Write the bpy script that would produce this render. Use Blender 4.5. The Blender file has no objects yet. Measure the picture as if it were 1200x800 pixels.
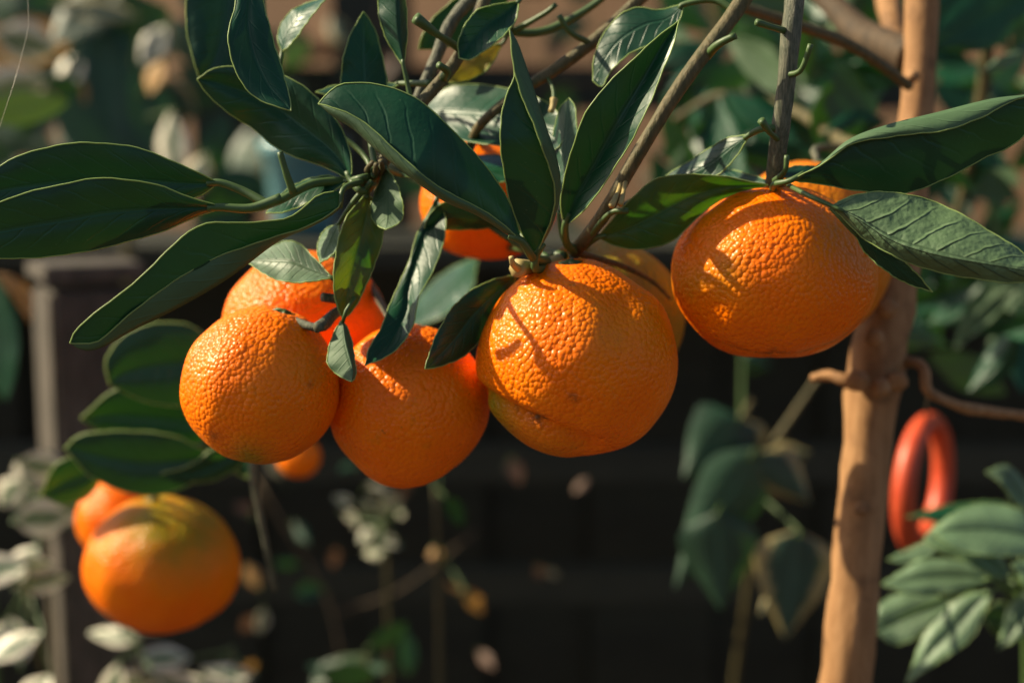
import bpy, bmesh, math, random
from mathutils import Vector, Matrix, noise

random.seed(7)
SC = bpy.context.scene
COL = SC.collection

# ------------------------------------------------------------------ camera, sky, sun, exposure
PITCH = math.radians(-8.0)
CAM = Vector((0, 0, 1.25))
K = 0.72 / 1200.0                       # metres per photo pixel per metre of depth
FWD = Vector((0, math.cos(PITCH), math.sin(PITCH)))
UP = Vector((0, -math.sin(PITCH), math.cos(PITCH)))
RIGHT = Vector((1, 0, 0))
cd = bpy.data.cameras.new("camera")
cam = bpy.data.objects.new("camera", cd)
COL.objects.link(cam)
cam.location = CAM
cam.rotation_euler = (math.radians(90) + PITCH, 0, 0)
cd.lens = 50.0
cd.sensor_width = 36.0
cd.clip_start = 0.02
cd.clip_end = 500.0
cd.dof.use_dof = True
cd.dof.focus_distance = 0.493
cd.dof.aperture_fstop = 4.5
cd.dof.aperture_blades = 7
SC.camera = cam

SUN = Vector((-0.77, 0.13, 0.60)).normalized()      # towards the sun: upper left, a little behind the fruit
w = bpy.data.worlds.new("World")
SC.world = w
w.use_nodes = True
nt = w.node_tree
bg = nt.nodes["Background"]
sky = nt.nodes.new("ShaderNodeTexSky")
sky.sky_type = 'NISHITA'
sky.sun_disc = False
sky.sun_elevation = math.asin(SUN.z)
sky.sun_rotation = math.atan2(SUN.x, SUN.y)
sky.dust_density = 2.5
sky.ozone_density = 0.6
nt.links.new(sky.outputs[0], bg.inputs[0])
bg.inputs[1].default_value = 0.070
sd = bpy.data.lights.new("sun", 'SUN')
sd.energy = 5.0
sd.angle = math.radians(0.55)
sd.color = (1.0, 0.87, 0.60)
sun = bpy.data.objects.new("sun", sd)
COL.objects.link(sun)
sun.location = (-3, 1, 4)
sun.rotation_euler = SUN.to_track_quat('Z', 'Y').to_euler()
SC.view_settings.view_transform = 'Standard'
SC.view_settings.look = 'None'
SC.view_settings.exposure = 0.92
SC.view_settings.gamma = 1.0
SC.render.engine = 'CYCLES'
SC.cycles.use_denoising = True
SC.cycles.max_bounces = 8
SC.cycles.diffuse_bounces = 5
SC.cycles.transmission_bounces = 6
SC.cycles.sample_clamp_indirect = 6.0


# ------------------------------------------------------------------ helpers
def P(px, py, d):
    """photo pixel (1200x800) at depth d metres -> world point"""
    return CAM + d * (FWD + (px - 600) * K * RIGHT + (400 - py) * K * UP)


def PX(v):
    r = v - CAM
    d = r.dot(FWD)
    return 600 + r.dot(RIGHT) / d / K, 400 - r.dot(UP) / d / K, d


def pt(p):
    return p.copy() if isinstance(p, Vector) else P(*p)


def crom(pts, n):
    """Catmull-Rom through pts (tuples), n+1 samples evenly spaced by length"""
    pts = [Vector(p) for p in pts]
    if len(pts) == 2:
        return [pts[0].lerp(pts[1], i / n) for i in range(n + 1)]
    e = [pts[0] * 2 - pts[1]] + pts + [pts[-1] * 2 - pts[-2]]
    dense = []
    for i in range(1, len(e) - 2):
        p0, p1, p2, p3 = e[i - 1], e[i], e[i + 1], e[i + 2]
        for k in range(12):
            t = k / 12
            dense.append(0.5 * ((2 * p1) + (p2 - p0) * t + (2 * p0 - 5 * p1 + 4 * p2 - p3) * t * t
                                + (3 * p1 - p0 - 3 * p2 + p3) * t ** 3))
    dense.append(pts[-1])
    L = [0.0]
    for a, b in zip(dense, dense[1:]):
        L.append(L[-1] + (b - a).length)
    out, j = [], 0
    for i in range(n + 1):
        s = L[-1] * i / n
        while j < len(L) - 2 and L[j + 1] < s:
            j += 1
        seg = L[j + 1] - L[j]
        out.append(dense[j].lerp(dense[j + 1], (s - L[j]) / seg if seg > 1e-12 else 0))
    return out


def lerp_list(vals, s):
    if not isinstance(vals, (list, tuple)):
        return vals
    x = s * (len(vals) - 1)
    i = min(int(x), len(vals) - 2)
    return vals[i] + (vals[i + 1] - vals[i]) * (x - i)


def link(name, me, mats, parent=None, origin=None):
    """mesh with world coordinates -> object (child coordinates are relative to its parent's root)"""
    o = bpy.data.objects.new(name, me)
    COL.objects.link(o)
    for m in mats:
        me.materials.append(m)
    off = Vector()
    p = parent
    while p is not None:
        off += p.location
        p = p.parent
    if parent is not None:
        o.parent = parent
    if origin is None:
        origin = off
    me.transform(Matrix.Translation(-origin))
    o.location = origin - off
    return o


def thing(name, label, cat, loc, group=None):
    o = bpy.data.objects.new(name, None)
    COL.objects.link(o)
    o.empty_display_size = 0.05
    o.location = loc
    tag(o, label, cat, group)
    return o


def tag(o, label, cat, group=None):
    o["label"] = label
    o["category"] = cat
    if group:
        o["group"] = group
    return o


class MB:
    def __init__(self):
        self.v, self.f, self.mi, self.uv = [], [], [], []

    def face(self, idx, mi=0, uv=None):
        self.f.append(tuple(idx))
        self.mi.append(mi)
        self.uv.append(uv if uv else [(0.5, 0.5)] * len(idx))

    def tube(self, pts, rad, mi=0, sides=8, cap=True, nz=0.0, seed=0.0, uvlen=True):
        """pts: world Vectors, rad: list of metres along"""
        n = len(pts)
        base = len(self.v)
        t0 = (pts[1] - pts[0]).normalized()
        ref = Vector((0, 1, 0)) if abs(t0.y) < 0.9 else Vector((1, 0, 0))
        nrm = (ref - t0 * ref.dot(t0)).normalized()
        for i, p in enumerate(pts):
            a = pts[max(i - 1, 0)]
            b = pts[min(i + 1, n - 1)]
            t = (b - a)
            t = t.normalized() if t.length > 1e-9 else t0
            nrm = (nrm - t * nrm.dot(t)).normalized()
            bi = t.cross(nrm)
            r = lerp_list(rad, i / (n - 1))
            for k in range(sides):
                an = 2 * math.pi * k / sides
                rr = r
                if nz:
                    q = Vector((math.cos(an) * 1.3, math.sin(an) * 1.3, (p - pts[0]).length / (r * 2.2) + seed))
                    rr = r * (1 + nz * noise.noise(q))
                self.v.append(p + nrm * (math.cos(an) * rr) + bi * (math.sin(an) * rr))
        for i in range(n - 1):
            for k in range(sides):
                k2 = (k + 1) % sides
                a = base + i * sides
                self.face((a + k, a + k2, a + sides + k2, a + sides + k), mi)
        if cap:
            self.face([base + k for k in range(sides)][::-1], mi)
            e = base + (n - 1) * sides
            self.face([e + k for k in range(sides)], mi)

    def box(self, c, sx, sy, sz, rot=None, mi=0, bev=0.0):
        b = len(self.v)
        R = rot if rot else Matrix.Identity(3)
        cs = [(-1, -1, -1), (1, -1, -1), (1, 1, -1), (-1, 1, -1), (-1, -1, 1), (1, -1, 1), (1, 1, 1), (-1, 1, 1)]
        for x, y, z in cs:
            self.v.append(c + R @ Vector((x * sx / 2, y * sy / 2, z * sz / 2)))
        for f in ((0, 3, 2, 1), (4, 5, 6, 7), (0, 1, 5, 4), (1, 2, 6, 5), (2, 3, 7, 6), (3, 0, 4, 7)):
            self.face([b + i for i in f], mi)

    def mesh(self, name, smooth=True, bevel=0.0):
        me = bpy.data.meshes.new(name)
        me.from_pydata([tuple(v) for v in self.v], [], self.f)
        uvl = me.uv_layers.new(name="UVMap")
        k = 0
        for pi, poly in enumerate(me.polygons):
            poly.material_index = self.mi[pi]
            poly.use_smooth = smooth
            for uv in self.uv[pi]:
                uvl.data[k].uv = uv
                k += 1
        if bevel:
            bm = bmesh.new()
            bm.from_mesh(me)
            bmesh.ops.bevel(bm, geom=list(bm.edges), offset=bevel, segments=2, affect='EDGES')
            bm.to_mesh(me)
            bm.free()
        me.update()
        return me


# ------------------------------------------------------------------ materials
class N:
    def __init__(self, name):
        self.m = bpy.data.materials.new(name)
        self.m.use_nodes = True
        self.t = self.m.node_tree
        for n in list(self.t.nodes):
            self.t.nodes.remove(n)
        self.out = self.t.nodes.new("ShaderNodeOutputMaterial")

    def n(self, typ, ins=None, **kw):
        nd = self.t.nodes.new(typ)
        for k, v in kw.items():
            setattr(nd, k, v)
        for k, v in (ins or {}).items():
            self.set(nd.inputs[k], v)
        return nd

    def set(self, sock, v):
        if isinstance(v, bpy.types.NodeSocket):
            self.t.links.new(v, sock)
        elif isinstance(v, bpy.types.Node):
            self.t.links.new(v.outputs[0], sock)
        else:
            if hasattr(sock.default_value, '__len__') and len(sock.default_value) == 4 and len(v) == 3:
                v = (*v, 1)
            sock.default_value = v

    def math(self, op, a, b=0.0, c=0.0, clamp=False):
        nd = self.n("ShaderNodeMath", operation=op, use_clamp=clamp)
        self.set(nd.inputs[0], a)
        self.set(nd.inputs[1], b)
        self.set(nd.inputs[2], c)
        return nd.outputs[0]

    def ramp(self, fac, stops):
        nd = self.n("ShaderNodeValToRGB")
        self.set(nd.inputs[0], fac)
        el = nd.color_ramp.elements
        while len(el) < len(stops):
            el.new(0.5)
        for e, (p, c) in zip(el, stops):
            e.position = p
            e.color = (*c, 1) if len(c) == 3 else c
        return nd.outputs[0]

    def sm(self, x, a, b):
        """smoothstep a->b mapped to 0..1 (a may exceed b)"""
        nd = self.n("ShaderNodeMapRange", interpolation_type='SMOOTHSTEP')
        self.set(nd.inputs[0], x)
        lo, hi = (a, b) if a < b else (b, a)
        nd.inputs[1].default_value = lo
        nd.inputs[2].default_value = hi
        nd.inputs[3].default_value = 0.0 if a < b else 1.0
        nd.inputs[4].default_value = 1.0 if a < b else 0.0
        return nd.outputs[0]

    def mix(self, f, a, b, blend='MIX'):
        nd = self.n("ShaderNodeMix", data_type='RGBA', blend_type=blend)
        self.set(nd.inputs[0], f)
        self.set(nd.inputs[6], a)
        self.set(nd.inputs[7], b)
        return nd.outputs[2]

    def noise(self, vec, scale, detail=3, rough=0.55):
        nd = self.n("ShaderNodeTexNoise", {'Scale': scale, 'Detail': detail, 'Roughness': rough})
        self.set(nd.inputs['Vector'], vec)
        return nd.outputs[0]


def leaf_mat(name, top, under, trans, rough=0.36, tfac=0.22, vein=0.35, nv=9, veinc=None, margin=None, mg=(0.62, 0.8),
             spec=0.5, bump=1.0, coarse=0.0):
    a = N(name)
    uv = a.n("ShaderNodeUVMap", uv_map="UVMap")
    sx = a.n("ShaderNodeSeparateXYZ", {0: uv})
    u = a.math('ABSOLUTE', a.math('MULTIPLY_ADD', sx.outputs[0], 2.0, -1.0))
    v = sx.outputs[1]
    oi = a.n("ShaderNodeObjectInfo")
    tc = a.n("ShaderNodeTexCoord")
    ob = tc.outputs['Object']
    rnd = oi.outputs['Random']
    wob = a.noise(ob, 90, 2)
    mid = a.sm(u, 0.10, 0.03)
    ph = a.math('ADD', a.math('MULTIPLY', v, nv), a.math('ADD', a.math('MULTIPLY', u, -1.7), a.math('MULTIPLY', wob, 0.5)))
    ph = a.math('ADD', ph, a.math('MULTIPLY', a.math('SIGN', a.math('SUBTRACT', sx.outputs[0], 0.5)), 0.22))
    fr = a.math('ABSOLUTE', a.math('SUBTRACT', a.math('FRACT', ph), 0.5))
    sv = a.math('MULTIPLY', a.sm(fr, 0.11, 0.0), a.sm(u, 1.0, 0.55))
    vm = a.math('MAXIMUM', mid, a.math('MULTIPLY', sv, 0.55))
    n1 = a.noise(ob, 38, 4)
    n2 = a.noise(ob, 420, 3)
    c = a.mix(a.sm(n1, 0.3, 0.7), top, [x * 1.45 for x in top])
    c = a.mix(a.math('MULTIPLY', rnd, 0.5), c, (top[0] * 0.8, top[1] * 0.62, top[2] * 0.9))
    vc = veinc if veinc else [min(1, x * 3 + 0.03) for x in top]
    cu = a.mix(a.math('MULTIPLY', a.sm(n1, 0.3, 0.7), 0.4), under, [x * 0.7 for x in under])
    geo = a.n("ShaderNodeNewGeometry")
    c = a.mix(a.math('MULTIPLY', vm, vein), c, vc)
    cu = a.mix(a.math('MULTIPLY', vm, vein * 0.8), cu, [min(1, x * 1.6) for x in under])
    if margin:
        mm = a.sm(a.math('ADD', u, a.math('MULTIPLY', a.math('SUBTRACT', a.noise(ob, 130, 2), 0.5), 0.5)), mg[0], mg[1])
        c = a.mix(mm, c, margin)
        cu = a.mix(mm, cu, margin)
    # small pale scratches and dust specks
    sp = a.sm(a.noise(ob, 900, 2), 0.70, 0.76)
    c = a.mix(a.math('MULTIPLY', sp, 0.25), c, (0.16, 0.20, 0.12))
    col = a.mix(geo.outputs['Backfacing'], c, cu)
    yel = a.n("ShaderNodeAttribute", attribute_type='OBJECT', attribute_name='yellow')
    ym = a.math('MULTIPLY', yel.outputs['Fac'], a.sm(a.noise(ob, 60, 2), 0.25, 0.6))
    col = a.mix(ym, col, (0.22, 0.20, 0.015))
    h = a.math('ADD', a.math('MULTIPLY', vm, -0.9), a.math('ADD', a.math('MULTIPLY', n2, 0.35), a.math('MULTIPLY', n1, 1.6 + coarse)))
    bp = a.n("ShaderNodeBump", {'Strength': 0.55 * bump, 'Distance': 0.0007, 'Height': h})
    rg = a.math('ADD', rough, a.math('MULTIPLY', a.math('SUBTRACT', a.noise(ob, 160, 3), 0.5), 0.22))
    rg = a.mix(geo.outputs['Backfacing'], rg, (0.6, 0.6, 0.6))
    pr = a.n("ShaderNodeBsdfPrincipled", {'Base Color': col, 'Roughness': rg, 'Normal': bp, 'Specular IOR Level': spec})
    tcol = a.mix(ym, trans, (0.55, 0.42, 0.01))
    tcol = a.mix(a.math('MULTIPLY', vm, 0.5), tcol, [x * 0.4 for x in trans])
    if margin:
        tcol = a.mix(mm, tcol, [x * 0.7 for x in margin])
    tr = a.n("ShaderNodeBsdfTranslucent", {'Color': tcol})
    mx = a.n("ShaderNodeMixShader", {0: tfac, 1: pr, 2: tr})
    a.set(a.out.inputs[0], mx)
    return a.m


def plain_leafy(name, col, rough=0.5, trans=0.2):
    a = N(name)
    tc = a.n("ShaderNodeTexCoord")
    n1 = a.noise(tc.outputs['Object'], 160, 3)
    c = a.mix(n1, [x * 0.7 for x in col], [min(1, x * 1.25) for x in col])
    bp = a.n("ShaderNodeBump", {'Strength': 0.3, 'Distance': 0.0004, 'Height': n1})
    pr = a.n("ShaderNodeBsdfPrincipled", {'Base Color': c, 'Roughness': rough, 'Normal': bp})
    tr = a.n("ShaderNodeBsdfTranslucent", {'Color': col})
    mx = a.n("ShaderNodeMixShader", {0: trans, 1: pr, 2: tr})
    a.set(a.out.inputs[0], mx)
    return a.m


def bark_mat(name, c1, c2, c3, scale=1.0, rough=0.75, stretch=8.0, bump=0.6):
    a = N(name)
    tc = a.n("ShaderNodeTexCoord")
    mp = a.n("ShaderNodeMapping", {'Vector': tc.outputs['Object'], 'Scale': (stretch, stretch, 1.0)})
    f1 = a.noise(mp, 45 * scale, 5, 0.65)
    f2 = a.noise(tc.outputs['Object'], 60 * scale, 4)
    c = a.mix(a.sm(f1, 0.35, 0.65), c1, c2)
    c = a.mix(a.sm(f2, 0.5, 0.72), c, c3)
    h = a.math('ADD', f1, a.math('MULTIPLY', f2, 0.8))
    bp = a.n("ShaderNodeBump", {'Strength': bump, 'Distance': 0.0012, 'Height': h})
    pr = a.n("ShaderNodeBsdfPrincipled", {'Base Color': c, 'Roughness': rough, 'Normal': bp, 'Specular IOR Level': 0.3})
    a.set(a.out.inputs[0], pr)
    return a.m


def rind_mat():
    a = N("mandarin_rind")
    tc = a.n("ShaderNodeTexCoord")
    ob = tc.outputs['Object']
    oi = a.n("ShaderNodeObjectInfo")
    gr = a.n("ShaderNodeAttribute", attribute_name='green')
    scar = a.n("ShaderNodeAttribute", attribute_name='scar')
    n1 = a.noise(ob, 32, 4)
    n2 = a.noise(ob, 130, 4)
    n3 = a.noise(ob, 700, 3)
    c = a.mix(a.sm(n1, 0.3, 0.72), (0.90, 0.160, 0.0003), (0.96, 0.220, 0.0004))
    c = a.mix(a.math('MULTIPLY', oi.outputs['Random'], 0.25), c, (0.88, 0.150, 0.0004))
    g = a.math('MULTIPLY', gr.outputs['Fac'], a.math('MULTIPLY_ADD', n2, 0.9, 0.5), clamp=True)
    c = a.mix(g, c, (0.27, 0.195, 0.010))
    blot = a.math('MULTIPLY', a.sm(n2, 0.60, 0.74), 0.28)
    c = a.mix(blot, c, (0.42, 0.14, 0.006))
    spk = a.math('MULTIPLY', a.sm(a.noise(ob, 420, 2), 0.70, 0.77), 0.55)
    c = a.mix(spk, c, (0.22, 0.09, 0.01))
    sc = a.math('MULTIPLY', scar.outputs['Fac'], a.sm(a.noise(ob, 300, 3), 0.30, 0.62), clamp=True)
    c = a.mix(sc, c, (0.10, 0.045, 0.015))
    vo = a.n("ShaderNodeTexVoronoi", {'Vector': ob, 'Scale': 600.0, 'Randomness': 0.9}, feature='SMOOTH_F1')
    vo.inputs['Smoothness'].default_value = 0.35
    vo2 = a.n("ShaderNodeTexVoronoi", {'Vector': ob, 'Scale': 900.0, 'Randomness': 1.0}, feature='F1')
    pore = a.sm(vo2.outputs['Distance'], 0.0, 0.28)
    h = a.math('ADD', a.math('MULTIPLY', a.math('POWER', vo.outputs['Distance'], 2.0), -1.6), a.math('MULTIPLY', pore, 0.35))
    h = a.math('ADD', h, a.math('MULTIPLY', a.noise(ob, 110, 1), 1.1))
    h = a.math('ADD', h, a.math('MULTIPLY', n3, 0.3))
    bp = a.n("ShaderNodeBump", {'Strength': 0.56, 'Distance': 0.0008, 'Height': h})
    pr = a.n("ShaderNodeBsdfPrincipled", {'Base Color': c, 'Roughness': 0.31, 'Normal': bp,
                                          'Specular IOR Level': 0.21, 'Subsurface Weight': 0.22,
                                          'Subsurface Scale': 0.004})
    pr.inputs['Subsurface Radius'].default_value = (1.0, 0.35, 0.05)
    a.set(a.out.inputs[0], pr)
    return a.m


def simple_mat(name, c1, c2, scale, rough=0.7, bump=0.4, dist=0.002, spec=0.4, stretch=(1, 1, 1)):
    a = N(name)
    tc = a.n("ShaderNodeTexCoord")
    mp = a.n("ShaderNodeMapping", {'Vector': tc.outputs['Object'], 'Scale': stretch})
    f = a.noise(mp, scale, 6, 0.62)
    f2 = a.noise(mp, scale * 0.17, 3)
    c = a.mix(a.sm(f, 0.3, 0.7), c1, c2)
    c = a.mix(a.math('MULTIPLY', a.sm(f2, 0.45, 0.7), 0.5), c, [x * 0.55 for x in c1])
    bp = a.n("ShaderNodeBump", {'Strength': bump, 'Distance': dist, 'Height': f})
    pr = a.n("ShaderNodeBsdfPrincipled", {'Base Color': c, 'Roughness': rough, 'Normal': bp, 'Specular IOR Level': spec})
    a.set(a.out.inputs[0], pr)
    return a.m


M_LEAF = leaf_mat("citrus_leaf", (0.0035, 0.040, 0.016), (0.060, 0.115, 0.052), (0.06, 0.22, 0.03), tfac=0.03, spec=0.30, rough=0.40, vein=0.14, bump=0.8)
M_LEAFC = leaf_mat("citrus_leaf_crinkled", (0.009, 0.035, 0.018), (0.075, 0.130, 0.058), (0.06, 0.22, 0.03), tfac=0.03, spec=0.4, vein=0.2, bump=3.4, coarse=2.5)
M_LEAFT = leaf_mat("citrus_leaf_thin", (0.016, 0.050, 0.014), (0.10, 0.155, 0.075), (0.08, 0.32, 0.01), tfac=0.16, spec=0.3, vein=0.2)
M_LEAFB = leaf_mat("citrus_leaf_far", (0.005, 0.045, 0.018), (0.06, 0.11, 0.05), (0.08, 0.28, 0.02), tfac=0.08, spec=0.35, vein=0.15)
M_PALE = leaf_mat("pale_leaf", (0.095, 0.165, 0.085), (0.13, 0.19, 0.10), (0.12, 0.25, 0.03), rough=0.5, tfac=0.15,
                  nv=12, veinc=(0.035, 0.08, 0.03), vein=0.5, bump=1.3)
M_IVY = leaf_mat("variegated_ivy_leaf", (0.010, 0.034, 0.020), (0.04, 0.07, 0.04), (0.06, 0.15, 0.02), rough=0.5,
                 tfac=0.1, margin=(0.26, 0.21, 0.085), mg=(0.55, 0.75))
M_IVYG = leaf_mat("green_ivy_leaf", (0.010, 0.042, 0.018), (0.04, 0.07, 0.035), (0.06, 0.2, 0.02), rough=0.5, tfac=0.1)
M_CREAM = leaf_mat("cream_variegated_leaf", (0.07, 0.115, 0.055), (0.10, 0.13, 0.08), (0.2, 0.25, 0.1), rough=0.45,
                   tfac=0.15, margin=(0.66, 0.61, 0.48), mg=(0.3, 0.6))
M_DRY = leaf_mat("dry_leaf", (0.36, 0.20, 0.06), (0.40, 0.25, 0.10), (0.5, 0.25, 0.05), rough=0.6, tfac=0.25)
M_VINE = leaf_mat("withered_vine_leaf", (0.11, 0.065, 0.042), (0.14, 0.09, 0.06), (0.2, 0.1, 0.05), rough=0.6, tfac=0.15)
M_MARGIN = plain_leafy("leaf_margin", (0.34, 0.46, 0.15), 0.4, 0.4)  # naturally paler leaf edge, lightened further to carry the sunlit rim
M_PETI = plain_leafy("green_stem", (0.060, 0.110, 0.028), 0.5, 0.12)
M_RIND = rind_mat()
M_TRUNK = bark_mat("trunk_bark", (0.25, 0.125, 0.050), (0.34, 0.182, 0.080), (0.15, 0.075, 0.032), scale=1.0, stretch=5)
M_TWIG = bark_mat("olive_twig_bark", (0.075, 0.066, 0.026), (0.13, 0.10, 0.045), (0.055, 0.06, 0.024), scale=3, stretch=5, rough=0.6)
M_GTWIG = bark_mat("grey_green_twig", (0.055, 0.064, 0.040), (0.15, 0.145, 0.10), (0.05, 0.06, 0.036), scale=3, stretch=9, rough=0.6)
M_DARKBARK = bark_mat("shaded_brown_bark", (0.050, 0.034, 0.020), (0.085, 0.055, 0.030), (0.035, 0.026, 0.016), scale=1.5, stretch=5)  # crown shade on the thick rear branch is put into this bark colour
M_CALYX = plain_leafy("calyx", (0.40, 0.30, 0.11), 0.6, 0.1)
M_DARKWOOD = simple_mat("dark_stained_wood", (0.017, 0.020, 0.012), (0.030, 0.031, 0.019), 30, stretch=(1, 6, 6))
M_GREYWOOD = simple_mat("weathered_grey_wood", (0.042, 0.036, 0.027), (0.11, 0.09, 0.072), 40, stretch=(6, 6, 1))
M_WALL = simple_mat("brown_plaster_wall", (0.12, 0.068, 0.038), (0.21, 0.118, 0.064), 3, rough=0.9, bump=0.6, dist=0.01)
M_SOIL = simple_mat("garden_soil", (0.05, 0.032, 0.02), (0.11, 0.072, 0.045), 9, rough=0.95, bump=1.0, dist=0.03)
M_RED = simple_mat("red_plastic", (0.50, 0.055, 0.018), (0.58, 0.085, 0.03), 60, rough=0.42, bump=0.1)
M_TEAL = simple_mat("teal_glaze", (0.09, 0.22, 0.25), (0.13, 0.29, 0.32), 25, rough=0.3, bump=0.1)
M_SILK = plain_leafy("spider_silk", (0.75, 0.72, 0.62), 0.3, 0.4)


# ------------------------------------------------------------------ leaf builder
def leaf(parent, A, B, M=None, mf=0.5, d=0.5, da=0.0, db=0.0, bulge=0.0, mat=None, face='top', pet=None,
         petr=3.2, wav=0.8, rim=0.26, n=34, m=5, yellow=0.0, name='leaf', ser=0.0, label=None, arch=0.0):
    """blade between edge polylines A and B (photo pixels, base -> tip) at real depths.
    da/db: how far (mm) each edge lies behind the midrib; bulge: mm of crown between rib and edge."""
    rnd = random.Random(hash((round(A[1][0]), round(A[1][1]), len(A), round(B[1][1]))))
    ea, eb = crom(A, n), crom(B, n)
    em = crom(M, n) if M else [a.lerp(b, mf) for a, b in zip(ea, eb)]
    ph1, ph2, ph3 = rnd.uniform(0, 6), rnd.uniform(0, 6), rnd.uniform(0, 6)
    mb = MB()
    for i in range(n + 1):
        s = i / n
        wd = math.sin(math.pi * min(max(s, 0.0), 1.0)) ** 0.6 if 0 < s < 1 else 0
        dm = lerp_list(d, s) + arch * 0.001 * math.sin(math.pi * s)
        for j in range(-m, m + 1):
            u = abs(j) / m
            e = ea[i] if j < 0 else eb[i]
            q = em[i].lerp(e, u)
            if u == 1 and 0 < i < n:
                dirn = (e - em[i])
                if dirn.length > 1e-6:
                    k = 0.9 * (abs(math.sin(i * 2.1 + ph3)) - 0.5) + 0.5 * math.sin(i * 0.9 + ph1) + ser * (i % 2 - 0.5)
                    q = q + dirn.normalized() * min(k * 0.75, dirn.length * 0.2)
            off = (da if j < 0 else db) * wd * (u ** 1.25)
            off -= bulge * wd * 4 * u * (1 - u)
            ph = ph1 if j < 0 else ph2
            off += wav * wd * u * u * (math.sin(s * 13 + ph) + 0.5 * math.sin(s * 27 + ph3))
            mb.v.append(P(q.x, q.y, dm + off * 0.001))
    W = 2 * m + 1
    nrm = Vector()
    for i in range(n):
        for j in range(2 * m):
            a, b, c, e = i * W + j, i * W + j + 1, (i + 1) * W + j + 1, (i + 1) * W + j
            nrm += (mb.v[b] - mb.v[a]).cross(mb.v[e] - mb.v[a])
    toward = nrm.dot(CAM - mb.v[(n // 2) * W + m]) > 0
    flip = toward != (face == 'top')
    for i in range(n):
        for j in range(2 * m):
            a, b, c, e = i * W + j, i * W + j + 1, (i + 1) * W + j + 1, (i + 1) * W + j
            uvs = [(j / (2 * m), i / n), ((j + 1) / (2 * m), i / n), ((j + 1) / (2 * m), (i + 1) / n), (j / (2 * m), (i + 1) / n)]
            f = [a, b, c, e]
            if flip:
                f, uvs = f[::-1], uvs[::-1]
            mb.face(f, 0, uvs)
    mats = [mat or M_LEAF, M_MARGIN, M_PETI]
    if rim:
        r = rim * 0.001
        mb.tube([mb.v[i * W] for i in range(1, n + 1)], r, 1, 4, cap=False)
        mb.tube([mb.v[i * W + W - 1] for i in range(1, n + 1)], r, 1, 4, cap=False)
    d0 = lerp_list(d, 0)
    if pet:
        pts = [em[2].to_tuple() + (lerp_list(d, 2 / n),), em[0].to_tuple() + (d0,)] + [tuple(p) for p in pet]
        wp = crom([tuple(P(*p)) for p in pts], 14)
        k = K * d0
        mb.tube(wp, [petr * k * 0.75, petr * k, petr * k * 1.15], 2, 8)
    me = mb.mesh(name)
    o = link(name, me, mats, parent)
    if yellow:
        o["yellow"] = float(yellow)
    if label:
        o["label"] = label
    return o


PROF = [0.0, 0.34, 0.66, 0.88, 1.0, 0.98, 0.86, 0.66, 0.38, 0.0]


def outline(base, tip, width, bend=0.0, prof=PROF):
    """pixel outlines of a simple leaf: base/tip (px,py), width px, bend = sideways bow px"""
    b, t = Vector(base[:2]), Vector(tip[:2])
    ax = t - b
    nn = Vector((-ax.y, ax.x)).normalized()
    A, B = [], []
    k = len(prof) - 1
    for i, p in enumerate(prof):
        s = i / k
        c = b + ax * s + nn * (bend * 4 * s * (1 - s))
        A.append(tuple(c + nn * (width * 0.5 * p)))
        B.append(tuple(c - nn * (width * 0.5 * p)))
    return A, B


def bleaf(parent, base, tip, width, bend=0.0, d=0.8, d2=None, da=0.0, db=0.0, bulge=1.0, mat=None, prof=PROF, face='top',
          n=16, m=3, rim=0.0, **kw):
    A, B = outline(base, tip, width, bend, prof)
    return leaf(parent, A, B, d=[d, d2 if d2 is not None else d], da=da, db=db, bulge=bulge, mat=mat or M_LEAFB, face=face,
                n=n, m=m, rim=rim, **kw)


def branch(parent, pts, rad, mat, name='branch', n=40, sides=12, nz=0.12, seed=0.0):
    """pts: (px,py,d) or world Vectors; rad in photo pixels at each point's own depth, spread evenly"""
    wp = [pt(p) for p in pts]
    ds = [PX(p)[2] for p in wp]
    c = crom([tuple(p) for p in wp], n)
    dm = sum(ds) / len(ds)
    mb = MB()
    mb.tube(c, [r * K * dm for r in rad], 0, sides, nz=nz, seed=seed)
    return link(name, mb.mesh(name), [mat], parent)


def stub(parent, pts, r0, r1, mat=None, name='stub'):
    wp = crom([tuple(P(*p)) for p in pts], 10)
    k = K * pts[0][2]
    mb = MB()
    mb.tube(wp, [r0 * k, r0 * k * 0.8, r1 * k], 0, 8, nz=0.1)
    return link(name, mb.mesh(name), [mat or M_PETI], parent)


# ------------------------------------------------------------------ setting: ground, wall, rack, post
mb = MB()
g = 40
for i in range(g + 1):
    for j in range(g + 1):
        x, y = -60 + 120 * i / g, -40 + 120 * j / g
        mb.v.append(Vector((x, y, 0.02 * noise.noise(Vector((x * 0.7, y * 0.7, 0))))))
for i in range(g):
    for j in range(g):
        a = i * (g + 1) + j
        mb.face((a, a + g + 1, a + g + 2, a + 1))
o = link('ground', mb.mesh('ground'), [M_SOIL])
o["kind"] = "structure"

# plastered garden wall running obliquely behind everything; its face looks left, into the sun
wa, wb = Vector((-5.0, 6.28, 0)), Vector((1.9, 1.75, 0))
dirw = (wb - wa).normalized()
rotw = Matrix.Rotation(math.atan2(dirw.y, dirw.x), 3, 'Z')
mb = MB()
mb.box((wa + wb) / 2 + Vector((0, 0, 1.1)), (wb - wa).length, 0.16, 2.3, rotw)
root = thing('garden_wall', 'brown plastered garden wall running behind the plants', 'wall', (wa + wb) / 2)
link('wall', mb.mesh('wall', False, 0.01), [M_WALL], root)
mb = MB()
mb.box((wa + wb) / 2 + Vector((0, 0, 2.285)), (wb - wa).length + 0.05, 0.22, 0.06, rotw)
link('coping', mb.mesh('coping', False, 0.008), [M_GREYWOOD], root)

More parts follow.
